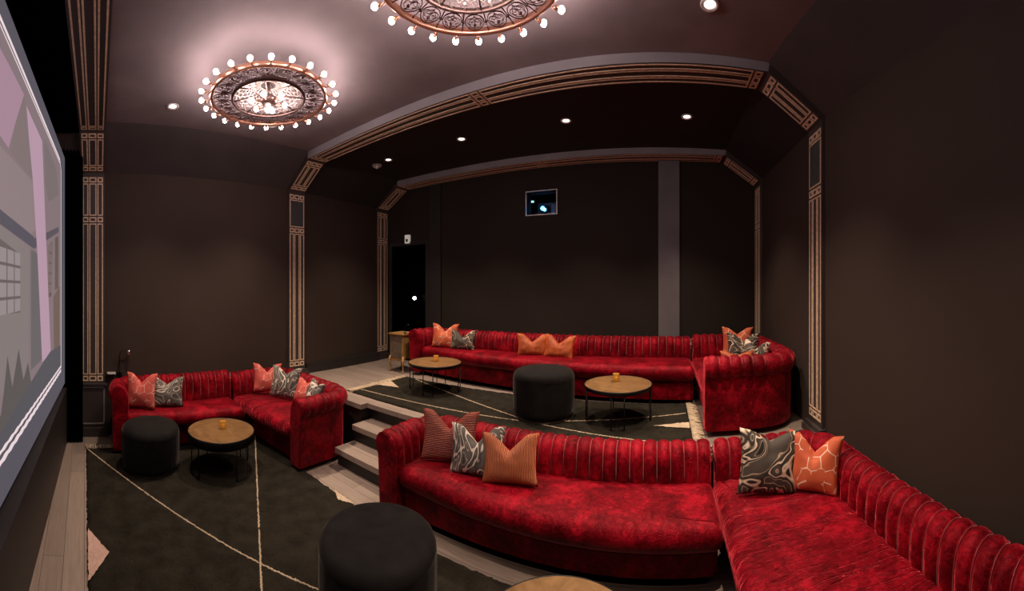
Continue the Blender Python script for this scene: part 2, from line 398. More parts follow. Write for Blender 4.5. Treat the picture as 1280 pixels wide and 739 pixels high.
# ribs: pilaster + sloped haunch + ceiling beam, with gold inlay
W = .268
def rib(name, label, yL, yR, xL, xR, z0, panel, cR=.44, pedestal=False, right_inlay=True, basez=None):
    cL = .457
    ypos = lambda x: yL + (yR - yL) * (x - xL) / (xR - xL)
    inner = [(xL, z0), (xL, 3.022), (xL + cL, 3.312), (xR - cR, 3.312), (xR, 3.022), (xR, z0)]
    outer = [(xL - .06, z0), (xL - .06, 3.06), (xL + cL - .02, 3.43), (xR - cR + .02, 3.43), (xR + .06, 3.06), (xR + .06, z0)]
    bm = bmesh.new()
    I, O = [], []
    for (x, z), (ox, oz) in zip(inner, outer):
        I.append([bm.verts.new((x, ypos(x), z)), bm.verts.new((x, ypos(x) + W, z))])
        O.append([bm.verts.new((ox, ypos(x), oz)), bm.verts.new((ox, ypos(x) + W, oz))])
    for i in range(5):
        for quad, mi in (([I[i][0], I[i][1], I[i + 1][1], I[i + 1][0]], 0), ([O[i][0], O[i + 1][0], O[i + 1][1], O[i][1]], 0),
                         ([I[i][0], I[i + 1][0], O[i + 1][0], O[i][0]], 1 if i == 2 else 0), ([I[i][1], O[i][1], O[i + 1][1], I[i + 1][1]], 0)):
            bm.faces.new(quad).material_index = mi
    for i in (0, 5): bm.faces.new([I[i][0], O[i][0], O[i][1], I[i][1]])
    body = struct(name, bm, [M['rib'], M['fascia']], label)
    # inlay helper: segment from A to B (x,z), inward normal n
    def inlay(bm, A, Bp, cells, nrm, mi=0):
        A = Vector((A[0], ypos(A[0]), A[1])); Bv = Vector((Bp[0], ypos(Bp[0]), Bp[1]))
        L = (Bv - A).length; e = (Bv - A) / L; n3 = Vector((nrm[0], 0, nrm[1])).normalized()
        def bar(s0, s1, q0, q1, h=.004, mi=mi):
            vs = []
            for hh in (-.001, h):
                for s, q in ((s0, q0), (s1, q0), (s1, q1), (s0, q1)):
                    vs.append(bm.verts.new(A + e * s + Vector((0, q, 0)) + n3 * hh))
            for f in ((0, 3, 2, 1), (4, 5, 6, 7), (0, 1, 5, 4), (1, 2, 6, 5), (2, 3, 7, 6), (3, 0, 4, 7)):
                bm.faces.new([vs[i] for i in f]).material_index = mi
        def outline(s0, s1, q0, q1, t=.0125, mi=0):
            bar(s0, s0 + t, q0, q1, mi=mi); bar(s1 - t, s1, q0, q1, mi=mi); bar(s0 + t, s1 - t, q0, q0 + t, mi=mi); bar(s0 + t, s1 - t, q1 - t, q1, mi=mi)
        cols = [(.018, .082), (.093, .175), (.186, .250)]
        for kind, s0, s1 in cells:
            if s0 < 0: s0 += L
            if s1 <= 0: s1 += L
            if kind == 'sq':
                for q0, q1 in cols: outline(s0, s1, q0, q1, .015)
            elif kind == 'long':
                for q0, q1 in cols: outline(s0, s1, q0, q1)
            elif kind == 'panel':
                outline(s0, s1, .018, .250, .012); bar(s0 + .014, s1 - .014, .032, .236, .002, 1)
    for side, x, nx in (('left', xL, 1), ('right', xR, -1)):
        if side == 'right' and not right_inlay: continue
        bm = bmesh.new()
        mid = [('panel', 2.53 - z0, 2.90 - z0)] if panel else [('long', 2.53 - z0, 2.90 - z0)]
        inlay(bm, (x, z0), (x, 3.022), [('sq', .63 - z0, .69 - z0), ('long', .705 - z0, 2.44 - z0), ('sq', 2.455 - z0, 2.514 - z0)] + mid + [('sq', 2.912 - z0, 2.972 - z0)], (nx, 0))
        obj('gold_inlay', bm, [M['gold'], M['panelgrey']], body)
        bm = bmesh.new()
        c = cL if side == 'left' else cR
        inlay(bm, (x, 3.022), (x + nx * c, 3.312), [('sq', .03, .085), ('long', .1, -.10), ('sq', -.085, -.03)], (nx * .29, -c))
        obj('gold_inlay', bm, [M['gold'], M['panelgrey']], body)
    bm = bmesh.new()
    A, Bp = (xL + cL, 3.312), (xR - cR, 3.312)
    L = (Bp[0] - A[0]); m = L / 2
    inlay(bm, A, Bp, [('sq', .03, .09), ('long', .105, m - .05), ('sq', m - .035, m + .035), ('long', m + .05, L - .105), ('sq', L - .09, L - .03)], (0, -1))
    obj('gold_inlay', bm, [M['gold'], M['panelgrey']], body)
    # bases
    for side, x, nx in (('left', xL, 1), ('right', xR, -1)):
        y = ypos(x)
        bm = bmesh.new()
        if pedestal:
            xa, xb = sorted((x - nx * .03, x + nx * .012)); B(bm, xa, xb, y - .01, y + W + .02, 0, .585)
            xa, xb = sorted((x - nx * .03, x + nx * .035)); B(bm, xa, xb, y - .03, y + W + .035, .585, .61)
            B(bm, xa, xb, y - .03, y + W + .035, 0, .10)
        else:
            zb = basez
            xa, xb = sorted((x - nx * .03, x + nx * .05)); B(bm, xa, xb, y - .04, y + W + .04, zb, zb + .05)
            xa, xb = sorted((x - nx * .03, x + nx * .03)); B(bm, xa, xb, y - .02, y + W + .02, zb + .05, zb + .085)
        obj('plinth', bm, M['rib'], body)
        if pedestal and side == 'left':
            bm = bmesh.new(); x1 = x + .012
            for (ya, yb, za, zb) in ((y + .01, y + W, .555, .568), (y + .01, y + W, .14, .153), (y + W - .013, y + W, .14, .568), (y + .01, y + .023, .14, .568)):
                B(bm, x1 - .002, x1 + .006, ya, yb, za, zb)
            obj('panel_moulding', bm, M['fascia'], body)
    return body
rib('trim_2', 'dark rib with gold inlay beside the projection screen', -.036, -.23, -4.228, 1.46, 0, False, cR=.28, pedestal=True, right_inlay=False)
rib('trim_3', 'dark rib with gold inlay arching over the platform edge', 2.62, 2.63, -4.225, 1.217, .3, True, basez=.5)
rib('trim_4', 'dark rib with dim gold inlay at the back wall', 4.405, 4.413, -4.318, 1.202, .3, False, basez=.5)
# baseboards
bm = bmesh.new(); B(bm, -4.30, -4.245, 2.93, 4.40, .5, .62); B(bm, -4.30, -4.25, 2.93, 4.40, .62, .635)
struct('baseboard_left', bm, M['darktrim'], 'dark baseboard on the platform by the left wall')
bm = bmesh.new(); B(bm, -3.42, 1.2, YB - .02, YB + .01, .5, .62)
struct('baseboard_back', bm, M['darktrim'], 'dark baseboard along the back wall')
# flat columns on the back wall
bm = bmesh.new(); B(bm, -.05, .215, YB - .04, YB + .02, .5, 3.40)
struct('trim_5', bm, M['greypaint'], 'grey flat column on the back wall, right of the projection port')
bm = bmesh.new(); B(bm, -3.42, -3.20, YB - .03, YB + .02, .5, 3.40)
struct('trim_6', bm, M['darktrim'], 'dark flat column on the back wall beside the doorway')
# doorway: frame, dark corridor beyond
bm = bmesh.new()
B(bm, DX0 - .06, DX0, YB - .02, YB + T, .5, DZ + .06); B(bm, DX1, DX1 + .07, YB - .02, YB + T, .5, DZ + .06); B(bm, DX0, DX1, YB - .02, YB + T, DZ, DZ + .06)
fr = struct('trim_7', bm, M['darktrim'], 'dark frame around the doorway')
bm = bmesh.new()
B(bm, -5.2, -3.2, 5.9, 6.0, .4, 2.8); B(bm, -5.3, -5.2, YB + T, 6.0, .4, 2.8); B(bm, -3.2, -3.1, YB + T, 6.0, .4, 2.8)
B(bm, -5.3, -3.1, YB + T, 6.0, 2.7, 2.8)
struct('wall_corridor', bm, M['black'], 'black corridor seen through the doorway')
bm = bmesh.new(); B(bm, -5.3, -3.1, YB, 6.0, .35, .5)
struct('floor_corridor', bm, M['black'], 'dark corridor floor beyond the doorway')
# door leaf standing open into the corridor
bm = bmesh.new()
Md = Matrix.Translation((DX1 - .02, YB + T + .01, 0)) @ Matrix.Rotation(math.radians(100), 4, 'Z')
B(bm, 0, .68, -.02, .02, .51, DZ - .02, M4=Md)
dl = struct('door_1', bm, M['darktrim'], 'dark door leaf standing open into the corridor')
bm = bmesh.new(); tube(bm, [Md @ Vector(p) for p in ((.60, .02, 1.5), (.60, .07, 1.5), (.50, .07, 1.5))], .009, 8)
obj('door_handle', bm, M['chrome'], dl, True)
# corridor wall lamp
lx, ly, lz = -4.47, 5.60, 1.50
lm = empty('wall_lamp', (lx, ly, lz), 0, 'tiny bright lamp glowing in the dark doorway', 'lamp')
bm = bmesh.new(); tube(bm, [(0, .30, .0), (0, .06, -.01), (0, 0, -.04)], .012, 8); B(bm, -.04, .04, .285, .30, -.06, .06)
obj('bracket', bm, M['iron'], lm)
bm = bmesh.new(); sphere(bm, (0, 0, 0), .032)
obj('bulb', bm, emis('doorway_bulb', (1, .95, .9), 22), lm, True)
# projection port
bm = bmesh.new(); f = .012
for (a, b, c, d) in ((PX0 - f, PX1 + f, PZ0 - f, PZ0), (PX0 - f, PX1 + f, PZ1, PZ1 + f), (PX0 - f, PX0, PZ0, PZ1), (PX1, PX1 + f, PZ0, PZ1)):
    B(bm, a, b, YB - .012, YB + .02, c, d)
w1 = struct('window_1', bm, M['frame'], 'small framed projection port high on the back wall')
bm = bmesh.new(); B(bm, PX0, PX1, YB + .06, YB + .065, PZ0, PZ1); obj('pane', bm, M['glass'], w1)
M['booth'] = plain('booth_blue_black', (.010, .016, .022), .9)
bm = bmesh.new()
B(bm, PX0 - .4, PX1 + .4, YB + 1.2, YB + 1.3, 2.2, 3.3); B(bm, PX0 - .4, PX1 + .4, YB + T, YB + 1.3, 2.2, 2.3)
B(bm, PX0 - .4, PX1 + .4, YB + T, YB + 1.3, 3.3, 3.4); B(bm, PX0 - .5, PX0 - .4, YB + T, YB + 1.3, 2.2, 3.4); B(bm, PX1 + .4, PX1 + .5, YB + T, YB + 1.3, 2.2, 3.4)
struct('wall_booth', bm, M['booth'], 'dark projection booth behind the port')
bm = bmesh.new(); B(bm, -2.0, -1.2, YB + .38, YB + .95, 2.3, 2.72)
sh = tag(obj('equipment_shelf', bm, M['booth']), 'dark shelf inside the projection booth', 'shelf')
pr = empty('film_projector', (-1.64, YB + .42, 2.72), 0, 'dark projector with a glowing blue lens behind the port', 'projector')
bm = bmesh.new(); B(bm, -.16, .20, 0, .36, .02, .22); bevel_all(bm, .012, 2)
obj('body', bm, plain('projector_grey', (.12, .12, .13), .5), pr)
bm = bmesh.new()
for x in (-.12, .16):
    bm = bmesh.new(); B(bm, x - .015, x + .015, .05, .08, 0, .021); obj('foot', bm, M['iron'], pr)
bm = bmesh.new()
for k in range(8): B(bm, .06 + .014 * k, .067 + .014 * k, -.003, .002, .05, .19)
obj('vent', bm, M['frame'], pr)
bm = bmesh.new()
m4 = Matrix.Translation((-.03, 0, .11)) @ Matrix.Rotation(PI / 2, 4, 'X')
lathe(bm, [(0.0, 0.02), (.040, .02), (.05, .0), (.05, .06), (.04, .07), (.036, .05), (0, .05)], 20)
bmesh.ops.transform(bm, matrix=m4, verts=bm.verts[:])
ln = obj('lens_barrel', bm, M['iron'], pr, True)
bm = bmesh.new(); sphere(bm, (-.03, -.058, .11), .022, sz=1); obj('lens', bm, emis('projector_beam', (.10, .50, 1), 9), ln, True)
ld = bpy.data.lights.new('booth_glow', 'POINT'); ld.energy = .25; ld.color = (.1, .4, 1); ld.shadow_soft_size = .03
lo = bpy.data.objects.new('booth_glow', ld); C.objects.link(lo); lo.location = (-1.67, YB + .27, 2.83)
bm = bmesh.new(); B(bm, -2.13, -2.04, YB + .9, YB + .93, 3.085, 3.11)
tag(obj('status_light', bm, emis('status_green', (.45, .9, .8), 1.2)), 'faint pale green light inside the projection booth', 'light')
# wall sensor by the door
sx, sz_ = -3.86, 2.50
ss = empty('wall_sensor', (sx, YB, sz_), 0, 'small white rectangular sensor box above the doorway', 'sensor')
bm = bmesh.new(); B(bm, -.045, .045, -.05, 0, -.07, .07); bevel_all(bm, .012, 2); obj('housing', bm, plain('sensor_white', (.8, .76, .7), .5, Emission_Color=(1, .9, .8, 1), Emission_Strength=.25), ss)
bm = bmesh.new(); B(bm, -.018, .022, -.053, -.049, -.045, .0); obj('sensor_eye', bm, M['iron'], ss)

# ------------------------------------------------------------------ projection screen
SY = lambda x: -.242 - .0777 * (x + 3.66)
def scr_poly(bm, pts, lift, mi):
    vs = [bm.verts.new((x, SY(x) + lift, z)) for x, z in pts]
    bm.faces.new(vs).material_index = mi
scr = empty('projection_screen', (-1.6, SY(-1.6) - .02, .61), 0, 'huge projection screen glowing with a pale lilac street picture', 'screen')
inv = Matrix.Translation((1.6, -(SY(-1.6) - .02), -.61))
K = .60
scols = {}
def sm(name, c, k=K):
    m = emis('screen_' + name, lin(c), k); scols[name] = m; return m
bm = bmesh.new()
x0, x1 = -4.02, 1.15
for a in (0,):
    vs = [bm.verts.new(p) for p in ((x0, SY(x0) - .03, .66), (x1, SY(x1) - .03, .66), (x1, SY(x1) - .03, 3.12), (x0, SY(x0) - .03, 3.12), (x0, SY(x0), .66), (x1, SY(x1), .66), (x1, SY(x1), 3.12), (x0, SY(x0), 3.12))]
    for fce in ((0, 3, 2, 1), (4, 5, 6, 7), (0, 1, 5, 4), (1, 2, 6, 5), (2, 3, 7, 6), (3, 0, 4, 7)): bm.faces.new([vs[i] for i in fce])
bmesh.ops.transform(bm, matrix=inv, verts=bm.verts[:])
cv = obj('canvas', bm, sm('surround', (98, 94, 104), .75), scr)
bm = bmesh.new(); scr_poly(bm, [(-1.35, .885), (1.0, .885), (1.0, 2.95), (-1.35, 2.95)], .001, 0)
bmesh.ops.transform(bm, matrix=inv, verts=bm.verts[:])
obj('picture_unseen_dim', bm, sm('unseen_dim', (40, 36, 46), .8), scr)  # unseen part of the picture, added dim to hold back its light
bm = bmesh.new()
mats = []
def poly(pts, col, lift, k=.85):
    mats.append(sm('tone%d' % len(mats), col, k)); scr_poly(bm, pts, lift, len(mats) - 1)
XR = -1.35
poly([(-3.68, .885), (-3.68, 2.88), (-3.6, 2.95), (XR, 2.95), (XR, .885)], (140, 122, 126), .001)
poly([(-1.47, 2.83), (-1.69, 2.83), (-1.86, 2.84), (-2.16, 2.85), (-1.98, 2.62), (-1.83, 2.41), (-1.47, 2.43)], (176, 142, 158), .002)
poly([(-2.16, 2.85), (-2.34, 2.5), (-2.38, 2.41), (-1.86, 2.4), (-1.98, 2.62)], (136, 120, 120), .0025)
poly([(-2.8, 2.85), (-3.4, 2.8), (-3.55, 2.6), (-2.98, 2.4), (-2.84, 2.51)], (128, 116, 116), .002)
poly([(XR, 2.3), (-1.69, 2.37), (-2.38, 2.4), (-2.51, 2.1), (-2.34, 2.05), (-1.69, 2.07), (XR, 2.1)], (150, 132, 134), .002)
poly([(XR, 2.03), (-1.69, 2.0), (-2.29, 1.95), (-2.27, 1.17), (XR, 1.2)], (140, 128, 126), .002)
poly([(-2.34, 1.95), (-2.68, 1.93), (-2.71, 1.17), (-2.34, 1.17)], (112, 106, 108), .002)
poly([(XR, 2.1), (-1.69, 2.07), (-2.43, 2.04), (-2.43, 1.96), (-1.69, 2.0), (XR, 2.03)], (92, 88, 98), .003)
poly([(-2.43, 2.03), (-3.55, 2.29), (-3.55, 2.24), (-2.43, 1.96)], (96, 90, 98), .003)
poly([(-2.21, 2.81), (-2.38, 2.8), (-2.71, 2.79), (-2.87, 2.08), (-3.09, 1.15), (-2.71, 1.15), (-2.54, 1.92), (-2.38, 2.43), (-2.29, 2.61)], (192, 158, 176), .004)
poly([(-2.98, 2.05), (-3.17, 2.1), (-3.13, 1.63), (-2.98, 1.62)], (112, 96, 90), .004)
poly([(-3.31, 2.15), (-3.52, 2.2), (-3.52, 1.7), (-3.31, 1.68)], (110, 94, 88), .004)
poly([(-3.22, 1.62), (-3.6, 1.72), (-3.6, 1.13), (-3.26, 1.10)], (120, 100, 92), .004)
# two paned windows of the drawn street front
for wx0, wx1 in ((-2.07, -1.52),):
    poly([(wx0, 1.56), (wx1, 1.58), (wx1, 1.95), (wx0, 1.89)], (112, 100, 98), .003)
    for i in range(4):
        for j in range(4):
            a = wx0 + (wx1 - wx0) * (i + .06) / 4; b = wx0 + (wx1 - wx0) * (i + .94) / 4
            c = 1.57 + .085 * j; d = c + .07
            scr_poly(bm, [(a, c), (b, c), (b, d), (a, d)], .004, len(mats)); 
    mats.append(sm('pane%d' % len(mats), (158, 146, 146) if wx0 < -2 else (142, 132, 134), .85))
for i in range(5):
    for j in range(2):
        xx = -3.13 + .075 * j; z = 1.66 + .085 * i
        scr_poly(bm, [(xx, z), (xx + .06, z), (xx + .06, z + .07), (xx, z + .07)], .005, len(mats))
mats.append(sm('smallpane', (134, 118, 114), .85))
poly([(XR, 1.1), (-1.69, 1.1), (-1.74, 1.2), (-1.8, 1.36), (-1.89, 1.18), (-2.02, 1.36), (-2.13, 1.16), (-2.25, 1.24), (-2.38, 1.02), (-2.16, 1.0), (XR, 1.0)], (98, 92, 90), .005)
poly([(XR, 1.03), (-1.69, 1.02), (-2.16, 1.08), (-2.71, 1.14), (-3.05, 1.17), (-3.67, 1.13), (-3.67, .89), (XR, .89)], (92, 90, 96), .006)
bmesh.ops.transform(bm, matrix=inv, verts=bm.verts[:])
obj('projected_picture', bm, mats, scr)
# bright projected outline, two strands along the bottom
bm = bmesh.new()
def strip(p0, p1, w, lift=.007, wob=0):
    n = max(1, int(abs(p1[0] - p0[0]) / .03)) if wob else 1
    for i in range(n):
        a = (p0[0] + (p1[0] - p0[0]) * i / n, p0[1] + (p1[1] - p0[1]) * i / n); b = (p0[0] + (p1[0] - p0[0]) * (i + 1) / n, p0[1] + (p1[1] - p0[1]) * (i + 1) / n)
        h0 = w + wob * math.sin(i * 1.7) * .5; h1 = w + wob * math.sin((i + 1) * 1.7) * .5
        if abs(p1[0] - p0[0]) > abs(p1[1] - p0[1]): q = [(a[0], a[1] - h0 / 2), (b[0], b[1] - h1 / 2), (b[0], b[1] + h1 / 2), (a[0], a[1] + h0 / 2)]
        else: q = [(a[0] - w / 2, a[1]), (a[0] + w / 2, a[1]), (b[0] + w / 2, b[1]), (b[0] - w / 2, b[1])]
        scr_poly(bm, q, lift, 0)
strip((-3.60, 2.955), (XR, 2.965), .028); strip((-3.60, 2.925), (XR, 2.93), .012)
strip((-3.68, .90), (-3.68, 2.89), .03)
scr_poly(bm, [(-3.695, 2.88), (-3.665, 2.88), (-3.59, 2.94), (-3.60, 2.97)], .007, 0)
strip((-3.68, .915), (XR, .93), .022, wob=.012); strip((-3.68, .875), (XR, .88), .03, wob=.014)
bmesh.ops.transform(bm, matrix=inv, verts=bm.verts[:])
obj('bright_outline', bm, sm('line', (238, 218, 222), .95), scr)

# black side drape
bm = bmesh.new()
N = 60; prev = None
for i in range(N + 1):
    s = i / N; y = -.235 + .215 * s; x = -4.035 + .018 * math.sin(s * 2 * PI * 5.5) - .02 * s
    a = bm.verts.new((x, y, .012)); b = bm.verts.new((x * .995 - .02, y, 3.40))
    if prev: bm.faces.new([prev[0], a, b, prev[1]])
    prev = (a, b)
dr = obj('stage_drape', bm, M['drape'], None, True)
m = dr.modifiers.new('s', 'SOLIDIFY'); m.thickness = .006
tag(dr, 'black pleated drape hanging between screen and gold pilaster', 'curtain')

# ------------------------------------------------------------------ rugs
def rug(name, label, x0, x1, y0, y1, z, lines, tri, fringes, h=.022):
    root = empty(name, (x0, y0, z), 0, label, 'rug')
    wx, wy = x1 - x0, y1 - y0
    nx, ny = int(wx / .02), int(wy / .02)
    bm = bmesh.new(); g = {}
    for i in range(nx + 1):
        for j in range(ny + 1):
            x, y = wx * i / nx, wy * j / ny
            e = min(i, nx - i, j, ny - j)
            hh = h * (.35 if e == 0 else 1) + (random.random() - .5) * .008
            if e == 0: x += (random.random() - .5) * .012; y += (random.random() - .5) * .012
            g[i, j] = bm.verts.new((x, y, hh))
    for i in range(nx):
        for j in range(ny): bm.faces.new([g[i, j], g[i + 1, j], g[i + 1, j + 1], g[i, j + 1]])
    bd = [g[i, 0] for i in range(nx + 1)] + [g[nx, j] for j in range(1, ny + 1)] + [g[i, ny] for i in range(nx - 1, -1, -1)] + [g[0, j] for j in range(ny - 1, 0, -1)]
    lo = [bm.verts.new((v.co.x, v.co.y, 0.0)) for v in bd]
    for k in range(len(bd)):
        l = (k + 1) % len(bd); bm.faces.new([bd[k], lo[k], lo[l], bd[l]])
    bm.faces.new(lo[::-1])
    obj('pile', bm, M['rug'], root, True)
    for (a, b) in lines:
        bm = bmesh.new(); a = Vector((a[0] - x0, a[1] - y0, h)); b = Vector((b[0] - x0, b[1] - y0, h)); L = (b - a).length; d = (b - a) / L
        s = 0
        nrm = Vector((-d.y, d.x, 0))
        while s < L:
            c = a + d * s + nrm * (random.random() - .5) * .006; w = .0045 + random.random() * .003
            bmesh.ops.create_icosphere(bm, subdivisions=1, radius=w, matrix=Matrix.Translation(c) @ Matrix.Diagonal((1.2, 1.2, .8, 1)))
            s += .008
        obj('line_tufts', bm, M['cream'], root, True)
    for pts, mi in tri:
        bm = bmesh.new()
        pts = [Vector((p[0] - x0, p[1] - y0, 0)) for p in pts]
        # fill triangle with tufted grid
        a, b, c = pts; K_ = 16
        row = {}
        for i in range(K_ + 1):
            for j in range(K_ + 1 - i):
                p = a + (b - a) * i / K_ + (c - a) * j / K_
                row[i, j] = bm.verts.new((p.x + random.uniform(-.003, .003), p.y + random.uniform(-.003, .003), h + .007 + random.uniform(-.003, .003)))
        for i in range(K_):
            for j in range(K_ - i):
                f1 = bm.faces.new([row[i, j], row[i + 1, j], row[i, j + 1]]); f1.material_index = mi
                if j < K_ - i - 1: bm.faces.new([row[i + 1, j], row[i + 1, j + 1], row[i, j + 1]]).material_index = mi
        obj('triangle_motif', bm, [M['pinkwool'], M['cream']], root, True)
    for (xa, xb, ya, yb, dirx) in fringes:
        bm = bmesh.new(); y = ya
        while y < yb:
            L = (xb - xa) * (.8 + .35 * random.random()); a = Vector((xa if dirx > 0 else xb, y, .02))
            e = a + Vector((dirx * L, random.uniform(-.015, .015), -.012))
            a.x -= x0; a.y -= y0; e.x -= x0; e.y -= y0
            mid = (a + e) / 2 + Vector((0, random.uniform(-.006, .006), .006))
            c1 = a.lerp(e, .35) + Vector((0, random.uniform(-.014, .014), .006)); c2 = a.lerp(e, .7) + Vector((0, random.uniform(-.016, .016), .002))
            tube(bm, [a, c1, c2, e], [.007, .009, .008, .003], 5)
            y += random.uniform(.014, .026)
        obj('fringe', bm, M['cream'], root, True)
    return root
rug('shag_rug', 'black shag rug with thin cream lines on the lower floor', -3.86, .30, .02, 1.92, .0,
    [((-3.84, .03), (-.36, 1.91)), ((-3.80, 1.90), (.1, .03)), ((-.36, 1.91), (.28, 1.56))],
    [([(-2.56, .025), (-2.10, .025), (-2.32, .16)], 0), ([(-2.37, 1.915), (-2.10, 1.915), (-2.24, 1.845)], 1)],
    [(-3.98, -3.86, .03, 1.91, -1)])
rug('shag_rug', 'charcoal shag rug with cream fringe on the raised platform', -3.14, .24, 2.80, 3.77, .5,
    [((-3.12, 2.92), (-1.25, 3.02)), ((-2.95, 3.72), (-1.20, 3.06)), ((-1.2, 3.04), (.22, 3.45)), ((-1.2, 3.04), (-.1, 2.82))],
    [([(-3.13, 3.18), (-3.13, 3.44), (-2.84, 3.27)], 1), ([(.23, 3.07), (.23, 3.21), (-.08, 3.13)], 1)],
    [(-3.27, -3.14, 2.81, 3.76, -1), (.24, .34, 2.81, 3.76, 1)])

# ------------------------------------------------------------------ sofas
def fillet(path, r, n=6):
    out = [Vector(path[0])]
    for i in range(1, len(path) - 1):
        p, a, b = Vector(path[i]), Vector(path[i - 1]), Vector(path[i + 1])
        da, db = (a - p).normalized(), (b - p).normalized()
        rr = min(r, (a - p).length * .49, (b - p).length * .49)
        s, e = p + da * rr, p + db * rr
        for k in range(n + 1):
            t = k / n; out.append((1 - t) ** 2 * s + 2 * t * (1 - t) * p + t * t * e)
    out.append(Vector(path[-1])); return out
def resample(pts, step):
    L = [0]
    for a, b in zip(pts, pts[1:]): L.append(L[-1] + (b - a).length)
    n = max(2, round(L[-1] / step)); out = []
    for i in range(n + 1):
        s = L[-1] * i / n; k = 0
        while k < len(pts) - 2 and L[k + 1] < s: k += 1
        t = (s - L[k]) / max(1e-9, L[k + 1] - L[k]); p = pts[k].lerp(pts[k + 1], min(1, max(0, t)))
        out.append(p)
    return out, L[-1]
def cushion(bm, outline, z0, z1, r=.055, crown=.02, bulge=.012):
    """upholstered slab over a plan outline (counter-clockwise)"""
    pts = fillet(list(outline) + [outline[0], outline[1]], .05, 4)[1:-1]
    # drop duplicates
    P = []
    for p in pts:
        if not P or (p - P[-1]).length > 1e-4: P.append(p)
    if (P[0] - P[-1]).length < 1e-3: P.pop()
    Q = []
    n = len(P)
    for i in range(n):
        a, b = P[i], P[(i + 1) % n]; m = max(1, int((b - a).length / .05))
        for k in range(m): Q.append(a.lerp(b, k / m))
    n = len(Q)
    area = sum(Q[i].x * Q[(i + 1) % n].y - Q[(i + 1) % n].x * Q[i].y for i in range(n))
    sg = 1 if area > 0 else -1
    N_ = []
    for i in range(n):
        d = (Q[(i + 1) % n] - Q[i - 1]).normalized(); N_.append(Vector((d.y, -d.x)) * sg)
    c = Vector((sum(q.x for q in Q) / n, sum(q.y for q in Q) / n))
    h = z1 - z0
    prof = [(-.03, 0)]
    for k in range(7):
        a = -PI / 2 + PI * k / 6
        prof.append((-r + (r + bulge) * math.cos(a) if True else 0, h / 2 + (h / 2) * math.sin(a)))
    rings = []
    for o, z in prof: rings.append([bm.verts.new((Q[i].x + N_[i].x * o, Q[i].y + N_[i].y * o, z0 + z)) for i in range(n)])
    last = [Vector((v.co.x, v.co.y)) for v in rings[-1]]
    for s in (.9, .75, .55, .35, .15):
        ring = []
        for i in range(n):
            p = c.lerp(last[i], s)
            ring.append(bm.verts.new((p.x, p.y, z1 + crown * (1 - s * s) + .006 * noise.noise((p.x * 5, p.y * 5, 1)))))
        rings.append(ring)
    top = bm.verts.new((c.x, c.y, z1 + crown))
    for a, b in zip(rings, rings[1:]):
        for i in range(n):
            j = (i + 1) % n; bm.faces.new([a[i], a[j], b[j], b[i]])
    for i in range(n): bm.faces.new([rings[-1][i], rings[-1][(i + 1) % n], top])
    bm.faces.new(rings[0][::-1])

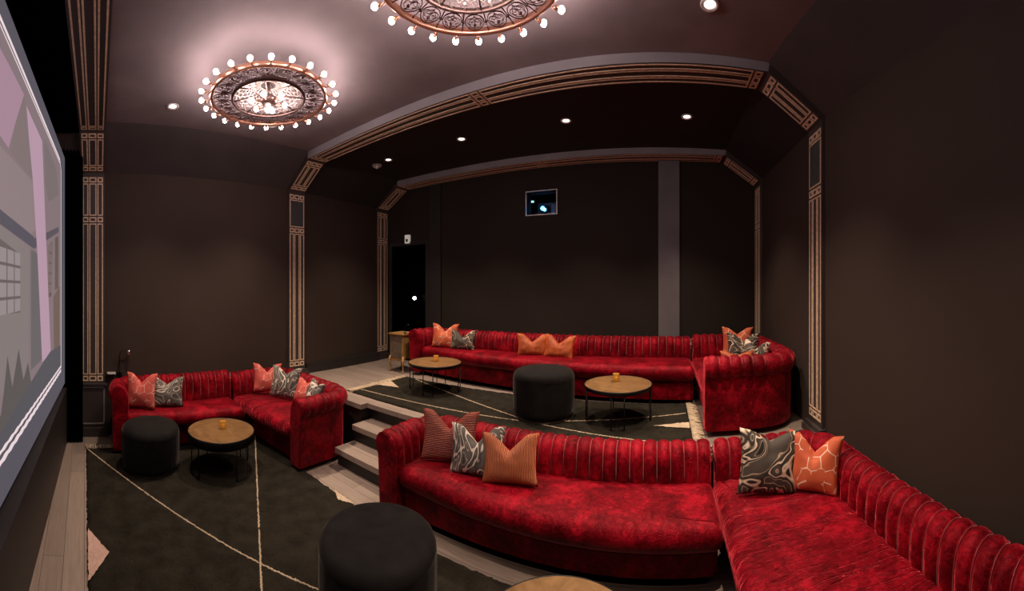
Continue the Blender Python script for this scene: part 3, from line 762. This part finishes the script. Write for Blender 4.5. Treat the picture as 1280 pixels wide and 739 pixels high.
def sofa(name, label, zf, path, out_side, seat, base, hb=.64, zs0=.26, zs1=.42, T=.2, seat_mat='velvet_x', caps=(True, True), rad=.16, chan=.092, clip=None, group=None):
    o0 = Vector((path[0][0], path[0][1], zf))
    root = empty(name, o0, 0, label, 'sofa', group)
    def loc(bm): bmesh.ops.translate(bm, verts=bm.verts[:], vec=-o0)
    # channel-tufted roll
    fp = fillet([Vector(p) for p in path], rad, 10)
    L = sum((b - a).length for a, b in zip(fp, fp[1:]))
    nch = round(L / chan); sub = 8
    P, L = resample(fp, L / (nch * sub)); n = len(P)
    k = hb - .64
    prof = [(0, .34), (0, .40), (.001, .45 + k * .5), (.004, .50 + k), (.012, .55 + k), (.028, .59 + k), (.055, .62 + k), (.09, .637 + k), (.125, .64 + k), (.16, .625 + k), (.186, .597 + k), (.198, .56 + k), (.194, .522 + k), (.175, .495 + k), (.15, .485 + k)]
    sc = T / .2
    pn = []
    for i in range(len(prof)):
        a = prof[max(0, i - 1)]; b = prof[min(len(prof) - 1, i + 1)]
        d = Vector((b[0] - a[0], b[1] - a[1])).normalized(); pn.append(Vector((-d.y, d.x)))
    bm = bmesh.new(); rings = []
    frames = []
    for i in range(n):
        d = (P[min(i + 1, n - 1)] - P[max(i - 1, 0)]).normalized()
        frames.append(Vector((d.y, -d.x)) * out_side)
    for i in range(n):
        ph = (i % sub) / sub; bb = math.sin(PI * ph) ** .6 if ph > 0 else 0
        dsp = .040 * bb - .018
        wob = .004 * noise.noise((P[i].x * 6, P[i].y * 6, 3))
        ring = []
        for (o, z), q in zip(prof, pn):
            amp = dsp * (.4 if z < .38 else (1 if o < .03 else (.75 if o < .09 else .55)))
            oo = (o + q.x * amp) * sc + wob; zz = z + q.y * amp
            ring.append(bm.verts.new((P[i].x + frames[i].x * oo, P[i].y + frames[i].y * oo, zf + zz)))
        rings.append(ring)
    for a, b in zip(rings, rings[1:]):
        for j in range(len(prof) - 1): bm.faces.new([a[j], b[j], b[j + 1], a[j + 1]])
    for i in range(sub, n - 1, sub):
        q = frames[i]
        pts = [(P[i].x + q.x * o * sc, P[i].y + q.y * o * sc, zf + z) for o, z in prof[1:12]]
        pts = [Vector(p) + (Vector((q.x * v2.x, q.y * v2.x, v2.y)) * (-.004 if oz[0] < .03 else -.001)) for p, v2, oz in zip(pts, pn[1:12], prof[1:12])]
        tube(bm, pts, .0022, 5, mi=1)
    for ring, cp in ((rings[0], caps[0]), (rings[-1], caps[1])): bm.faces.new(ring if ring is rings[0] else ring[::-1])
    loc(bm); obj('tufted_back', bm, [M['velvet'], M['seam']], root, True)
    # outer shell panel
    bm = bmesh.new(); rr = []
    for i in range(0, n, 2):
        q = frames[i]
        rr.append([bm.verts.new((P[i].x + q.x * o * sc, P[i].y + q.y * o * sc, zf + z)) for o, z in ((.012, .05), (.012, .45 + k), (.10, .52 + k), (.162, .50 + k), (.158, .05))])
    for a, b in zip(rr, rr[1:]):
        for j in range(5): bm.faces.new([a[j], b[j], b[(j + 1) % 5], a[(j + 1) % 5]])
    bm.faces.new(rr[0]); bm.faces.new(rr[-1][::-1])
    loc(bm); obj('outer_panel', bm, M['velvet'], root, False)
    # scroll arm fronts
    for idx, cp in ((0, caps[0]), (n - 1, caps[1])):
        if cp != 'arm': continue
        d = (P[0] - P[1]).normalized() if idx == 0 else (P[-1] - P[-2]).normalized(); q = frames[idx]
        outl = [(.0, .05), (.0, .42), (.0, .50 + k), (.012, .56 + k), (.04, .61 + k), (.08, .64 + k), (.125, .645 + k), (.165, .628 + k), (.192, .595 + k), (.2, .555 + k), (.192, .52 + k), (.17, .498 + k), (.16, .47 + k), (.158, .05)]
        bm = bmesh.new(); A_, B_ = [], []
        for o, z in outl:
            b3 = Vector((P[idx].x + q.x * o * sc, P[idx].y + q.y * o * sc, zf + z)); A_.append(bm.verts.new(b3 - Vector((d.x, d.y, 0)) * .004)); B_.append(bm.verts.new(b3 + Vector((d.x, d.y, 0)) * .022))
        bm.faces.new(A_); ff = bm.faces.new(B_[::-1])
        for i in range(len(outl)):
            j = (i + 1) % len(outl); bm.faces.new([A_[i], B_[i], B_[j], A_[j]])
        bmesh.ops.bevel(bm, geom=list(ff.edges), offset=.008, segments=2, affect='EDGES')
        loc(bm); obj('arm_front', bm, M['velvet'], root, False)
    # seat cushion
    bm = bmesh.new(); cushion(bm, [Vector(p) for p in seat], zf + zs0, zf + zs1); loc(bm)
    obj('seat_cushion', bm, M[seat_mat], root, True)
    # base rail and plinth
    bm = bmesh.new(); prism(bm, base, zf + .045, zf + zs0 + .005)
    vert = [e for e in bm.edges if abs(e.verts[0].co.z - e.verts[1].co.z) > .1]
    bmesh.ops.bevel(bm, geom=vert, offset=.03, segments=4, affect='EDGES')
    loc(bm); obj('base', bm, M['velvet'], root, False)
    bm = bmesh.new(); cx = sum(p[0] for p in base) / len(base); cy = sum(p[1] for p in base) / len(base)
    prism(bm, [(cx + (p[0] - cx) * .95, cy + (p[1] - cy) * .93) for p in base], zf + .0, zf + .05)
    loc(bm); obj('plinth', bm, M['black'], root)
    if clip:
        bm = bmesh.new()
        cx, cy = clip
        for dz, rr_ in ((.0, .011), (.03, .014), (.062, .012), (.09, .009)): sphere(bm, (cx, cy, zf + hb - .12 + dz), rr_, sz=1.4)
        tube(bm, [(cx, cy, zf + hb - .13), (cx, cy, zf + hb - .02)], .006, 8)
        loc(bm); obj('joining_clip', bm, M['clip'], root, True)
    return root
# lower middle pair
sofa('sofa', 'red velvet channel-tufted sofa in the centre foreground backing onto the platform', 0,
     [(-1.735, 1.975), (-1.735, 2.42), (.325, 2.42)], -1,
     [(-1.75, 2.0), (-1.3, 1.965), (-.7, 1.95), (.325, 1.95), (.325, 2.45), (-1.75, 2.45)],
     [(-1.74, 2.08), (-.7, 2.09), (.32, 2.09), (.32, 2.56), (-1.86, 2.56), (-1.86, 2.0)],
     caps=('arm', True), seat_mat='velvet', clip=(.335, 2.50))
sofa('sofa', 'red velvet channel-tufted sofa running along the right wall in the foreground', 0,
     [(.36, 2.42), (1.045, 2.42), (1.12, .25)], -1,
     [(.345, 2.45), (.345, .28), (1.13, .28), (1.06, 2.45)],
     [(.40, 2.56), (.40, .30), (1.25, .30), (1.19, 2.56)], seat_mat='velvet_x', zs1=.425)
# platform pair
sofa('sofa', 'long red velvet channel-tufted sofa along the projector wall on the platform', .5,
     [(-3.07, 3.97), (-3.07, 4.24), (.325, 4.24)], -1,
     [(-3.08, 4.0), (-2.3, 3.90), (-1.2, 3.82), (.325, 3.72), (.325, 4.27), (-3.08, 4.27)],
     [(-3.07, 4.06), (-1.2, 3.87), (.32, 3.78), (.32, 4.38), (-3.2, 4.38), (-3.2, 4.04)],
     hb=.62, zs0=.235, zs1=.40, caps=('arm', True), seat_mat='velvet', clip=(.335, 4.30))
sofa('sofa', 'red velvet corner sofa whose back panel faces the camera at the platform edge', .5,
     [(.36, 4.24), (1.0, 4.24), (1.0, 3.07), (.36, 3.07)], -1,
     [(.345, 4.27), (.345, 3.06), (1.03, 3.06), (1.03, 4.27)],
     [(.39, 4.36), (.39, 3.0), (1.0, 3.0), (1.07, 3.07), (1.10, 4.36)], hb=.64, zs0=.235, zs1=.40, caps=(True, 'arm'), rad=.2)
# left pair
sofa('sofa', 'red velvet channel-tufted sofa against the left wall behind the round stool', 0,
     [(-3.72, .44), (-4.03, .44), (-4.03, 1.70)], -1,
     [(-3.74, .43), (-4.05, .43), (-4.05, 1.685), (-3.60, 1.685), (-3.62, 1.2), (-3.68, .8)],
     [(-3.80, .32), (-4.18, .32), (-4.18, 1.69), (-3.78, 1.69), (-3.78, 1.0)],
     hb=.70, zs0=.27, zs1=.42, T=.18, caps=('arm', True), seat_mat='velvet', clip=(-4.10, 1.715))
sofa('sofa', 'red velvet corner sofa on the lower floor with its end panel beside the steps', 0,
     [(-4.03, 1.73), (-4.03, 2.37), (-2.94, 2.37), (-2.94, 1.86)], -1,
     [(-4.05, 1.735), (-3.58, 1.73), (-2.94, 1.83), (-2.94, 2.40), (-4.05, 2.40)],
     [(-4.16, 1.76), (-3.74, 1.86), (-2.84, 1.92), (-2.84, 2.38), (-2.95, 2.49), (-4.16, 2.49)],
     hb=.67, zs0=.27, zs1=.42, T=.19, caps=(True, 'arm'), seat_mat='velvet_y')

# ------------------------------------------------------------------ ottomans
def ottoman(x, y, z, r, h, label):
    root = empty('ottoman', (x, y, z), 0, label, 'ottoman', 'round black velvet ottomans')
    bm = bmesh.new()
    prof = [(0, .0), (r - .03, .0), (r - .012, .012), (r - .004, .06), (r, .16), (r, h - .09)]
    n = 96
    lathe(bm, prof, n)
    for v in bm.verts:   # soft pleats of the skirt
        a = math.atan2(v.co.y, v.co.x); v.co.x *= 1 + .004 * math.sin(24 * a); v.co.y *= 1 + .004 * math.sin(24 * a)
    bmesh.ops.translate(bm, verts=bm.verts[:], vec=(0, 0, .015))
    obj('skirt', bm, M['otto'], root, True)
    bm = bmesh.new()
    lathe(bm, [(0, h - .08), (r - .002, h - .085), (r + .0005, h - .08), (r - .002, h - .055), (r - .010, h - .032), (r - .026, h - .013), (r - .050, h - .002), (r - .085, h + .002), (r * .6, h + .006), (r * .3, h + .009), (0, h + .01)], n)
    obj('cushion_top', bm, M['otto'], root, True)
    bm = bmesh.new(); lathe(bm, [(0, 0), (r - .03, 0), (r - .03, .02), (0, .02)], 48)
    obj('base_ring', bm, M['clip'], root)
    return root
ottoman(-1.31, 1.34, .022, .30, .44, 'round black velvet ottoman in the bottom foreground')
ottoman(-3.415, .62, .022, .272, .40, 'round black velvet ottoman in front of the left wall sofa')
ottoman(-1.085, 3.25, .522, .285, .425, 'round black velvet ottoman on the platform between two tables')

# ------------------------------------------------------------------ tables and votives
def table(x, y, z, r, h, label, rot, ap=.03):
    root = empty('coffee_table', (x, y, z), rot, label, 'table', 'round coffee tables')
    bm = bmesh.new(); lathe(bm, [(0, h - .012), (r - .006, h - .012), (r - .004, h), (0, h)], 64)
    obj('table_top', bm, M['brass'], root)
    bm = bmesh.new(); lathe(bm, [(r - .02, h - ap), (r, h - ap), (r + .002, h - .002), (r - .003, h + .003), (r - .006, h), (r - .006, h - .012), (r - .02, h - .012)], 64, close=True)
    obj('rim', bm, M['iron'], root, True)
    for k in range(4):
        a = k * PI / 2; bm = bmesh.new()
        rr = r - .014; w = .055 / rr
        p = [(rr * math.cos(a - w), rr * math.sin(a - w)), (rr * math.cos(a + w), rr * math.sin(a + w))]
        tube(bm, [(p[0][0], p[0][1], h - .02), (p[0][0], p[0][1], .008), (p[1][0], p[1][1], .008), (p[1][0], p[1][1], h - .02)], .0055, 8)
        obj('leg', bm, M['iron'], root, True)
    return root
def votive(x, y, z, label):
    root = empty('votive_holder', (x, y, z), 0, label, 'candle holder', 'amber glass votives on the tables')
    bm = bmesh.new(); lathe(bm, [(0, 0), (.026, 0), (.03, .01), (.028, .06), (.032, .068), (.028, .068), (.024, .06), (.026, .012), (0, .010)], 24)
    obj('glass_cup', bm, M['amber'], root, True)
    bm = bmesh.new(); lathe(bm, [(0, .012), (.022, .012), (.022, .034), (0, .036)], 20)
    obj('candle', bm, plain('wax', (.8, .6, .3), .6, Emission_Color=(1, .55, .12, 1), Emission_Strength=.12), root, True)
TB = [(-3.20, 1.245, .022, .31, .355, 'round brass-topped table in front of the left corner sofa', .3, 'small amber votive on the lower left table', (-.02, .03)),
      (-2.46, 3.46, .522, .305, .325, 'round thin-legged table near the left end of the platform sofa', .35, 'yellow amber votive on the platform table nearest the doorway', (0, .02)),
      (-.395, 3.28, .522, .305, .32, 'round brass-topped table right of the platform stool', .1, 'amber votive on the platform table right of the stool', (-.03, .08))]
for x, y, z, r, h, lb, rot, vl, (vx, vy) in TB:
    table(x, y, z, r, h, lb, rot, .075 if z < .3 else .03); votive(x + vx, y + vy, z + h + .001, vl)
table(-.385, 1.33, .022, .33, .34, 'round table cut off at the bottom edge of the picture', .2)

# ------------------------------------------------------------------ pillows
def pillow(x, y, zc, w, h, yaw, lean, mat, label, chop=.09, tw=0, group='scatter pillows on the sofas', T=.062):
    bm = bmesh.new(); N = 22; grid = {}
    for side in (1, -1):
        for i in range(N + 1):
            for j in range(N + 1):
                u = -1 + 2 * i / N; v = -1 + 2 * j / N
                edge = i in (0, N) or j in (0, N)
                if side == -1 and edge: grid[side, i, j] = grid[1, i, j]; continue
                px = w / 2 * u * (1 - .09 * (1 - v * v)); pz = h / 2 * v * (1 - .10 * (1 - u * u))
                f = (max(0, 1 - u * u) ** .45) * (max(0, 1 - v * v) ** .45)
                th = T * f
                s = max(0, 1 - abs(u) / .62); vv = max(0, (v + .25) / 1.25)
                pz -= chop * (s ** 1.15) * vv ** 1.3
                px *= 1 + .05 * vv * (1 if chop > .02 else 0)
                th *= 1 - .35 * s * vv * (1 if chop > .02 else 0)
                yy = side * th + .007 * noise.noise((u * 2.2 + x * 3, v * 2.2 + y * 5, side + zc))
                if edge: yy = .004 * noise.noise((u * 3 + x, v * 3, 0))
                grid[side, i, j] = bm.verts.new((px, yy, pz))
    for side in (1, -1):
        for i in range(N):
            for j in range(N):
                q = [grid[side, i, j], grid[side, i + 1, j], grid[side, i + 1, j + 1], grid[side, i, j + 1]]
                bm.faces.new(q if side == -1 else q[::-1])
    me_ob = obj('pillow', bm, mat, None, True)
    me_ob.location = (x, y, zc)
    me_ob.rotation_euler = (Matrix.Rotation(yaw, 4, 'Z') @ Matrix.Rotation(lean, 4, 'X') @ Matrix.Rotation(tw, 4, 'Y')).to_euler()
    tag(me_ob, label, 'pillow', group); return me_ob
mc = [marble_cloth('marbled_cloth_%d' % i, i + 1, i < 3) for i in range(7)]
R_ = math.radians
# yaw: 0 = flat face looks towards -y (camera side); +90 = looks towards +x
pillow(-3.86, .60, .615, .33, .37, R_(64), R_(-14), M['p_coral'], 'coral pillow with pale lines at the left arm of the left wall sofa')
pillow(-3.85, .885, .585, .34, .32, R_(78), R_(-16), mc[0], 'black and cream marbled pillow beside the coral one on the left wall sofa', chop=.07)
pillow(-3.86, 2.09, .63, .33, .34, R_(55), R_(-14), M['p_coral'], 'coral pillow in the corner of the left sofas')
pillow(-3.60, 2.19, .62, .38, .36, R_(28), R_(-16), mc[1], 'large grey and white marbled pillow in the corner of the left sofas', chop=.07)
pillow(-3.27, 2.24, .59, .28, .27, R_(10), R_(-24), M['p_coral'], 'small coral pillow leaning low near the steps', chop=.04)
pillow(-3.07, 2.215, .615, .30, .27, R_(-14), R_(-24), mc[2], 'grey and white marbled pillow at the sofa arm nearest the steps', chop=.06)
pillow(-2.76, 4.11, 1.06, .37, .33, R_(10), R_(-14), M['p_orange_line'], 'orange line-patterned pillow at the left end of the platform sofa', chop=.10)
pillow(-2.46, 4.09, 1.025, .36, .27, R_(4), R_(-14), mc[3], 'dark marbled pillow beside the orange one on the platform sofa', chop=.10)
pillow(-1.50, 4.07, 1.03, .36, .27, R_(12), R_(-14), M['p_orange'], 'left of the two plain orange pillows mid platform sofa', chop=.09)
pillow(-1.17, 4.06, 1.025, .38, .28, R_(-10), R_(-18), M['p_orange'], 'right of the two plain orange pillows mid platform sofa', chop=.10)
pillow(.84, 4.08, 1.09, .34, .34, R_(-16), R_(-12), M['p_orange_line'], 'rust line-patterned pillow in the far right corner of the platform', chop=.07)
pillow(.86, 3.86, 1.06, .35, .32, R_(-18), R_(-12), mc[4], 'brown marbled pillow in front of the rust one in the far right corner', chop=.08)
pillow(.885, 3.45, 1.045, .34, .30, R_(-60), R_(-14), mc[5], 'black and cream marbled pillow nearest the right wall on the platform', chop=.08)
pillow(.68, 3.30, .99, .30, .27, R_(-8), R_(-10), M['p_orange'], 'small orange pillow peeping over the arm of the platform corner sofa', chop=.03)
pillow(-1.49, 2.28, .605, .42, .37, R_(20), R_(-16), M['p_rust'], 'dark rust ribbed pillow at the left arm of the centre sofa', chop=.12)
pillow(-1.22, 2.21, .585, .40, .34, R_(4), R_(-18), mc[1], 'grey marbled pillow between two ribbed pillows on the centre sofa', chop=.11, tw=R_(-4))
pillow(-.97, 2.20, .585, .38, .32, R_(6), R_(-20), M['p_orange_rib'], 'orange ribbed pillow, the front one of three on the centre sofa', chop=.10, tw=R_(-5))
pillow(.655, 2.20, .615, .38, .385, R_(-6), R_(-14), mc[6], 'large black and cream marbled pillow on the right-hand sofa', chop=.05, tw=R_(6))
pillow(.925, 2.12, .60, .34, .36, R_(-32), R_(-14), M['p_orange_line'], 'orange line-patterned pillow in the corner of the right-hand sofa', chop=.10, tw=R_(4))

# ------------------------------------------------------------------ side cabinet
cab = empty('side_cabinet', (-3.46, 4.05, .5), 0, 'small honey wood cabinet on curved legs left of the platform sofa', 'cabinet')
bm = bmesh.new(); B(bm, -.12, .12, -.13, .13, .19, .53); bevel_all(bm, .004, 1); obj('body', bm, M['cab'], cab)
bm = bmesh.new(); B(bm, -.14, .14, -.15, .15, .53, .555); bevel_all(bm, .008, 2); obj('top_board', bm, M['cab'], cab)
bm = bmesh.new(); B(bm, -.1, .1, -.137, -.129, .44, .515); d = obj('drawer', bm, M['cabpanel'], cab)
bm = bmesh.new(); sphere(bm, (0, -.145, .478), .009); obj('knob', bm, M['brass'], d, True)
bm = bmesh.new(); B(bm, -.1, .1, -.137, -.129, .21, .43); d = obj('door', bm, M['cabpanel'], cab)
bm = bmesh.new(); sphere(bm, (.075, -.145, .33), .008); obj('knob', bm, M['brass'], d, True)
bm = bmesh.new(); B(bm, -.137, -.119, -.1, .1, .21, .43) ; obj('side_panel', bm, M['cabpanel'], cab)
bm = bmesh.new(); prism(bm, [(-.12, -.134), (.12, -.134), (.12, -.12), (-.12, -.12)], [.165, .165, .165, .165], .20); obj('apron', bm, M['cab'], cab)
for sx in (-1, 1):
    for sy in (-1, 1):
        bm = bmesh.new(); X, Y = .115 * sx, .122 * sy
        tube(bm, [(X, Y, .23), (X + .012 * sx, Y + .012 * sy, .17), (X + .008 * sx, Y + .008 * sy, .11), (X - .004 * sx, Y - .004 * sy, .06), (X + .002 * sx, Y + .002 * sy, .02), (X + .016 * sx, Y + .016 * sy, .0)], [.016, .02, .015, .010, .011, .014], 10)
        obj('leg', bm, M['cab'], cab, True)
lamp = empty('reading_lamp', (-3.36, 4.0, 1.055), 0, 'thin dark reading lamp standing on the honey wood cabinet', 'lamp')
bm = bmesh.new(); lathe(bm, [(0, 0), (.03, 0), (.028, .008), (0, .01)], 20); obj('base', bm, M['iron'], lamp)
bm = bmesh.new(); tube(bm, [(0, 0, .005), (0, 0, .08), (.02, 0, .12), (.05, 0, .13)], .004, 8); obj('stem', bm, M['iron'], lamp, True)
bm = bmesh.new(); lathe(bm, [(0, .03), (.012, .025), (.018, 0), (.015, 0), (0, .02)], 16, (.055, 0, .11)); obj('lamp_shade', bm, M['iron'], lamp, True)
# left end table and gooseneck lamp
et = empty('wall_ledge', (-4.26, .31, .715), 0, 'tiny pale ledge on the wall between gold pilaster and left sofa arm', 'shelf')
bm = bmesh.new(); B(bm, 0, .09, -.05, .05, 0, .012); bevel_all(bm, .003, 1); obj('shelf_board', bm, plain('pale_stone', (.42, .38, .34), .4), et)
bm = bmesh.new(); B(bm, 0, .03, -.03, .03, -.03, 0); obj('bracket', bm, M['iron'], et)
gl = empty('gooseneck_lamp', (-4.245, .405, .68), 0, 'dark gooseneck lamp with chrome head on the wall above the left sofa arm', 'lamp')
bm = bmesh.new(); B(bm, -.014, .006, -.03, .03, -.05, .05); bevel_all(bm, .004, 1); obj('wall_plate', bm, M['iron'], gl)
bm = bmesh.new(); tube(bm, [(0, 0, .0), (.02, 0, .01), (.025, 0, .04), (.025, 0, .25), (.027, .012, .28), (.03, .04, .295), (.035, .085, .295)], .005, 8); obj('stem', bm, M['iron'], gl, True)
bm = bmesh.new(); sphere(bm, (.037, .105, .285), .026, u=18, v=12); tube(bm, [(.037, .105, .272), (.04, .11, .245)], [.02, .014], 12); obj('lamp_head', bm, M['chrome'], gl, True)

# ------------------------------------------------------------------ chandeliers
def chandelier(x, y, z, label, rot=0):
    root = empty('chandelier', (x, y, z), rot, label, 'chandelier', 'round openwork chandeliers')
    bm = bmesh.new()
    RO, RI = .46, .29
    lathe(bm, [(RO - .012, -.012), (RO, -.018), (RO + .012, -.006), (RO + .010, .022), (RO - .004, .03), (RO - .014, .014)], 96, close=True)
    obj('outer_ring', bm, M['copper'], root, True)
    bm = bmesh.new(); lathe(bm, [(RI - .010, -.008), (RI, -.016), (RI + .010, -.008), (RI + .008, .012), (RI - .008, .012)], 96, close=True)
    obj('inner_ring', bm, M['filigree'], root, True)
    bm = bmesh.new()
    n = 18
    def P(r, a, zz=0): return (r * math.cos(a), r * math.sin(a), zz)
    for k in range(n):
        a = 2 * PI * k / n; da = PI / n
        tube(bm, [P(RI, a), P(RO, a)], .0035, 6)
        # cartouche oval
        cr = (RI + RO) / 2; pts = []
        for i in range(18):
            t = 2 * PI * i / 18; pts.append(P(cr + .062 * math.cos(t), a + da + (.82 * da) * math.sin(t) * (1 - .2 * math.cos(t))))
        tube(bm, pts, .0032, 6, closed=True)
        # scrolls and leaf inside
        for sg in (-1, 1):
            pts = []
            for i in range(14):
                t = i / 13; th = t * 2.2 * PI; rr = .030 * (1 - t * .75)
                pts.append(P(cr - .012 + rr * math.cos(th), a + da + sg * (.30 * da + rr * 1.0 * math.sin(th) / cr)))
            tube(bm, pts, .0024, 5)
            pts = [P(cr - .045, a + da + sg * .02 * da), P(cr - .01, a + da + sg * .5 * da), P(cr + .03, a + da + sg * .45 * da), P(cr + .05, a + da)]
            tube(bm, pts, .0024, 5)
        sphere(bm, P(cr + .022, a + da), .010, u=8, v=6); tube(bm, [P(cr - .055, a + da), P(cr + .055, a + da)], .0022, 5)
        sphere(bm, P(cr, a), .009, u=8, v=6)
    obj('scrollwork', bm, M['filigree'], root, True)
    # domed openwork centre
    bm = bmesh.new(); H = .115
    def D(r, a): return (r * math.cos(a), r * math.sin(a), .0 + H * math.cos(min(1, r / RI) * PI / 2))
    for k in range(24):
        a = 2 * PI * k / 24
        for sg in (-1, 1):
            tube(bm, [D(RI * t, a + sg * 1.1 * t * t) for t in (.22, .35, .5, .65, .8, 1)], .0034, 5)
    for r in (.22, .42, .62, .82): tube(bm, [D(RI * r, 2 * PI * i / 48) for i in range(48)], .0038, 5, closed=True)
    for k in range(12):
        a = 2 * PI * k / 12
        for r in (.52, .72, .9): sphere(bm, D(RI * r, a), .011, u=8, v=6)
    obj('dome', bm, M['crystal'], root, True)
    bm = bmesh.new()
    for k in range(8):
        a = 2 * PI * k / 8 + .2
        tube(bm, [P(.07, a, -.02), P(.14, a, .015), P(.21, a, .012), P(RI, a, -.005)], .005, 6)
    lathe(bm, [(0, .02), (.055, .015), (.075, -.01), (.07, -.03), (.045, -.05), (.02, -.06), (0, -.062)], 32)
    obj('centre_boss', bm, M['filigree'], root, True)
    bm = bmesh.new(); tube(bm, [(0, 0, .02), (0, 0, 3.393 - z)], .014, 10); lathe(bm, [(0, 3.36 - z), (.055, 3.365 - z), (.06, 3.393 - z), (0, 3.393 - z)], 24)
    for k in range(6):
        a = 2 * PI * k / 6; tube(bm, [P(.01, a, 3.37 - z), P(RO, a, .02)], .003, 5)
    obj('hanging_rods', bm, M['filigree'], root, True)
    # bulbs
    def socket(r0, r1, a, z0, z1, rb, first=None):
        if first is None:
            bm = bmesh.new()
            tube(bm, [(r0, 0, z0), ((r0 + r1) / 2, .0, z0 - .012), (r1 - .014, 0, z1 - .004)], .0055, 7)
            tube(bm, [(r1 - .03, 0, z1 - .006), (r1 - .010, 0, z1 - .003)], [.010, .013], 10)
            s = obj('socket', bm, M['copper'], root, True)
            bm = bmesh.new(); sphere(bm, (r1 + rb * .6, 0, z1), rb, u=12, v=8); obj('bulb', bm, M['bulb'], s, True)
        else: s = dup(first, root)
        s.rotation_euler = (0, 0, a); return s
    f = None
    for k in range(24):
        s = socket(RO, .530, 2 * PI * k / 24 + .06, .0, .004, .0185, f); f = f or s
    f = None
    for k in range(6):
        s = socket(.065, .125, 2 * PI * k / 6 + .3, -.03, -.03, .021, f); f = f or s
    bm = bmesh.new(); sphere(bm, (0, 0, -.085), .023, u=14, v=10); obj('bulb', bm, M['bulb'], root, True)
    return root
chandelier(-2.60, 1.42, 3.22, 'round openwork chandelier farther from the camera, near the left wall')
chandelier(-.86, 1.49, 3.21, 'round openwork chandelier cut off at the top of the picture', .1)

# ------------------------------------------------------------------ ceiling downlights
def downlight(x, y, zc, label, energy=30, on=True):
    root = empty('downlight', (x, y, zc), 0, label, 'ceiling light', 'recessed ceiling downlights')
    bm = bmesh.new(); lathe(bm, [(.035, -.004), (.052, -.012), (.058, -.004), (.058, 0), (.035, 0)], 32, close=True); obj('trim_ring', bm, M['white'], root, True)
    bm = bmesh.new(); lathe(bm, [(0, -.003), (.036, -.003), (.036, 0), (0, 0)], 24); obj('lens', bm, M['lens'], root)
    ld = bpy.data.lights.new('downlight_beam', 'SPOT'); ld.energy = energy; ld.spot_size = R_(88); ld.spot_blend = 1; ld.shadow_soft_size = .035; ld.color = (1, .79, .62)
    lo = bpy.data.objects.new('downlight_beam', ld); C.objects.link(lo); lo.location = (x, y, zc - .02)
    return root
for x, y, e, lb in ((-3.34, .82, 150, 'ceiling downlight above the left wall sofa'), (-3.34, 1.87, 210, 'ceiling downlight just behind the smaller chandelier'),
                 (.28, 2.16, 260, 'ceiling downlight above the right-hand sofa at the top edge'),
                 (-3.3, 3.58, 150, 'leftmost lit downlight behind the beam'), (-2.17, 3.57, 210, 'second downlight from the left behind the beam'),
                 (-.96, 3.58, 180, 'third downlight from the left behind the beam'), (.24, 3.60, 190, 'rightmost downlight behind the beam')):
    downlight(x, y, 3.403 - .023 * (x + 3.768) / 4.533 - .001, lb, e)
# unseen spots outside the frame, lighting the right-hand sofa and lower floor
for x, y, e in ((.28, 1.0, 200), (.28, .0, 110), (-1.7, .35, 75)):
    ld = bpy.data.lights.new('downlight_beam', 'SPOT'); ld.energy = e; ld.spot_size = R_(88); ld.spot_blend = 1; ld.shadow_soft_size = .035; ld.color = (1, .79, .62)
    lo = bpy.data.objects.new('downlight_beam', ld); C.objects.link(lo); lo.location = (x, y, 3.36)
sd = empty('smoke_detector', (-3.56, 3.63, 3.403), 0, 'white smoke detector beside the leftmost downlight behind the beam', 'smoke detector')
bm = bmesh.new(); lathe(bm, [(0, 0), (.065, 0), (.065, -.02), (.05, -.034), (0, -.036)], 32); obj('body', bm, M['white'], sd, True)
bm = bmesh.new(); lathe(bm, [(0, -.034), (.028, -.034), (.024, -.052), (0, -.054)], 24); obj('sensor_dome', bm, M['white'], sd, True)

# ------------------------------------------------------------------ world, camera
wd = bpy.data.worlds.new('World'); bpy.context.scene.world = wd; wd.use_nodes = True
wd.node_tree.nodes['Background'].inputs['Color'].default_value = (.002, .002, .002, 1)
cam = bpy.data.cameras.new('Camera'); co = bpy.data.objects.new('Camera', cam); C.objects.link(co)
co.location = (0, 0, 1.7); co.rotation_euler = (PI / 2, 0, 0)
F = 460.0
cam.type = 'PANO'; cam.panorama_type = 'CENTRAL_CYLINDRICAL'
cam.central_cylindrical_radius = 1.0
cam.central_cylindrical_range_u_min = (0 - 828) / F; cam.central_cylindrical_range_u_max = (1280 - 828) / F
cam.central_cylindrical_range_v_min = (360 - 739) / F; cam.central_cylindrical_range_v_max = 360 / F
cam.clip_start = .02
sc = bpy.context.scene; sc.camera = co
sc.view_settings.view_transform = 'Standard'; sc.view_settings.look = 'None'; sc.view_settings.gamma = 1; sc.view_settings.use_curve_mapping = False
sc.view_settings.exposure = 0
sc.render.engine = 'CYCLES'
sc.cycles.use_denoising = True; sc.cycles.max_bounces = 8; sc.cycles.sample_clamp_indirect = 4
sc.cycles.use_light_tree = True
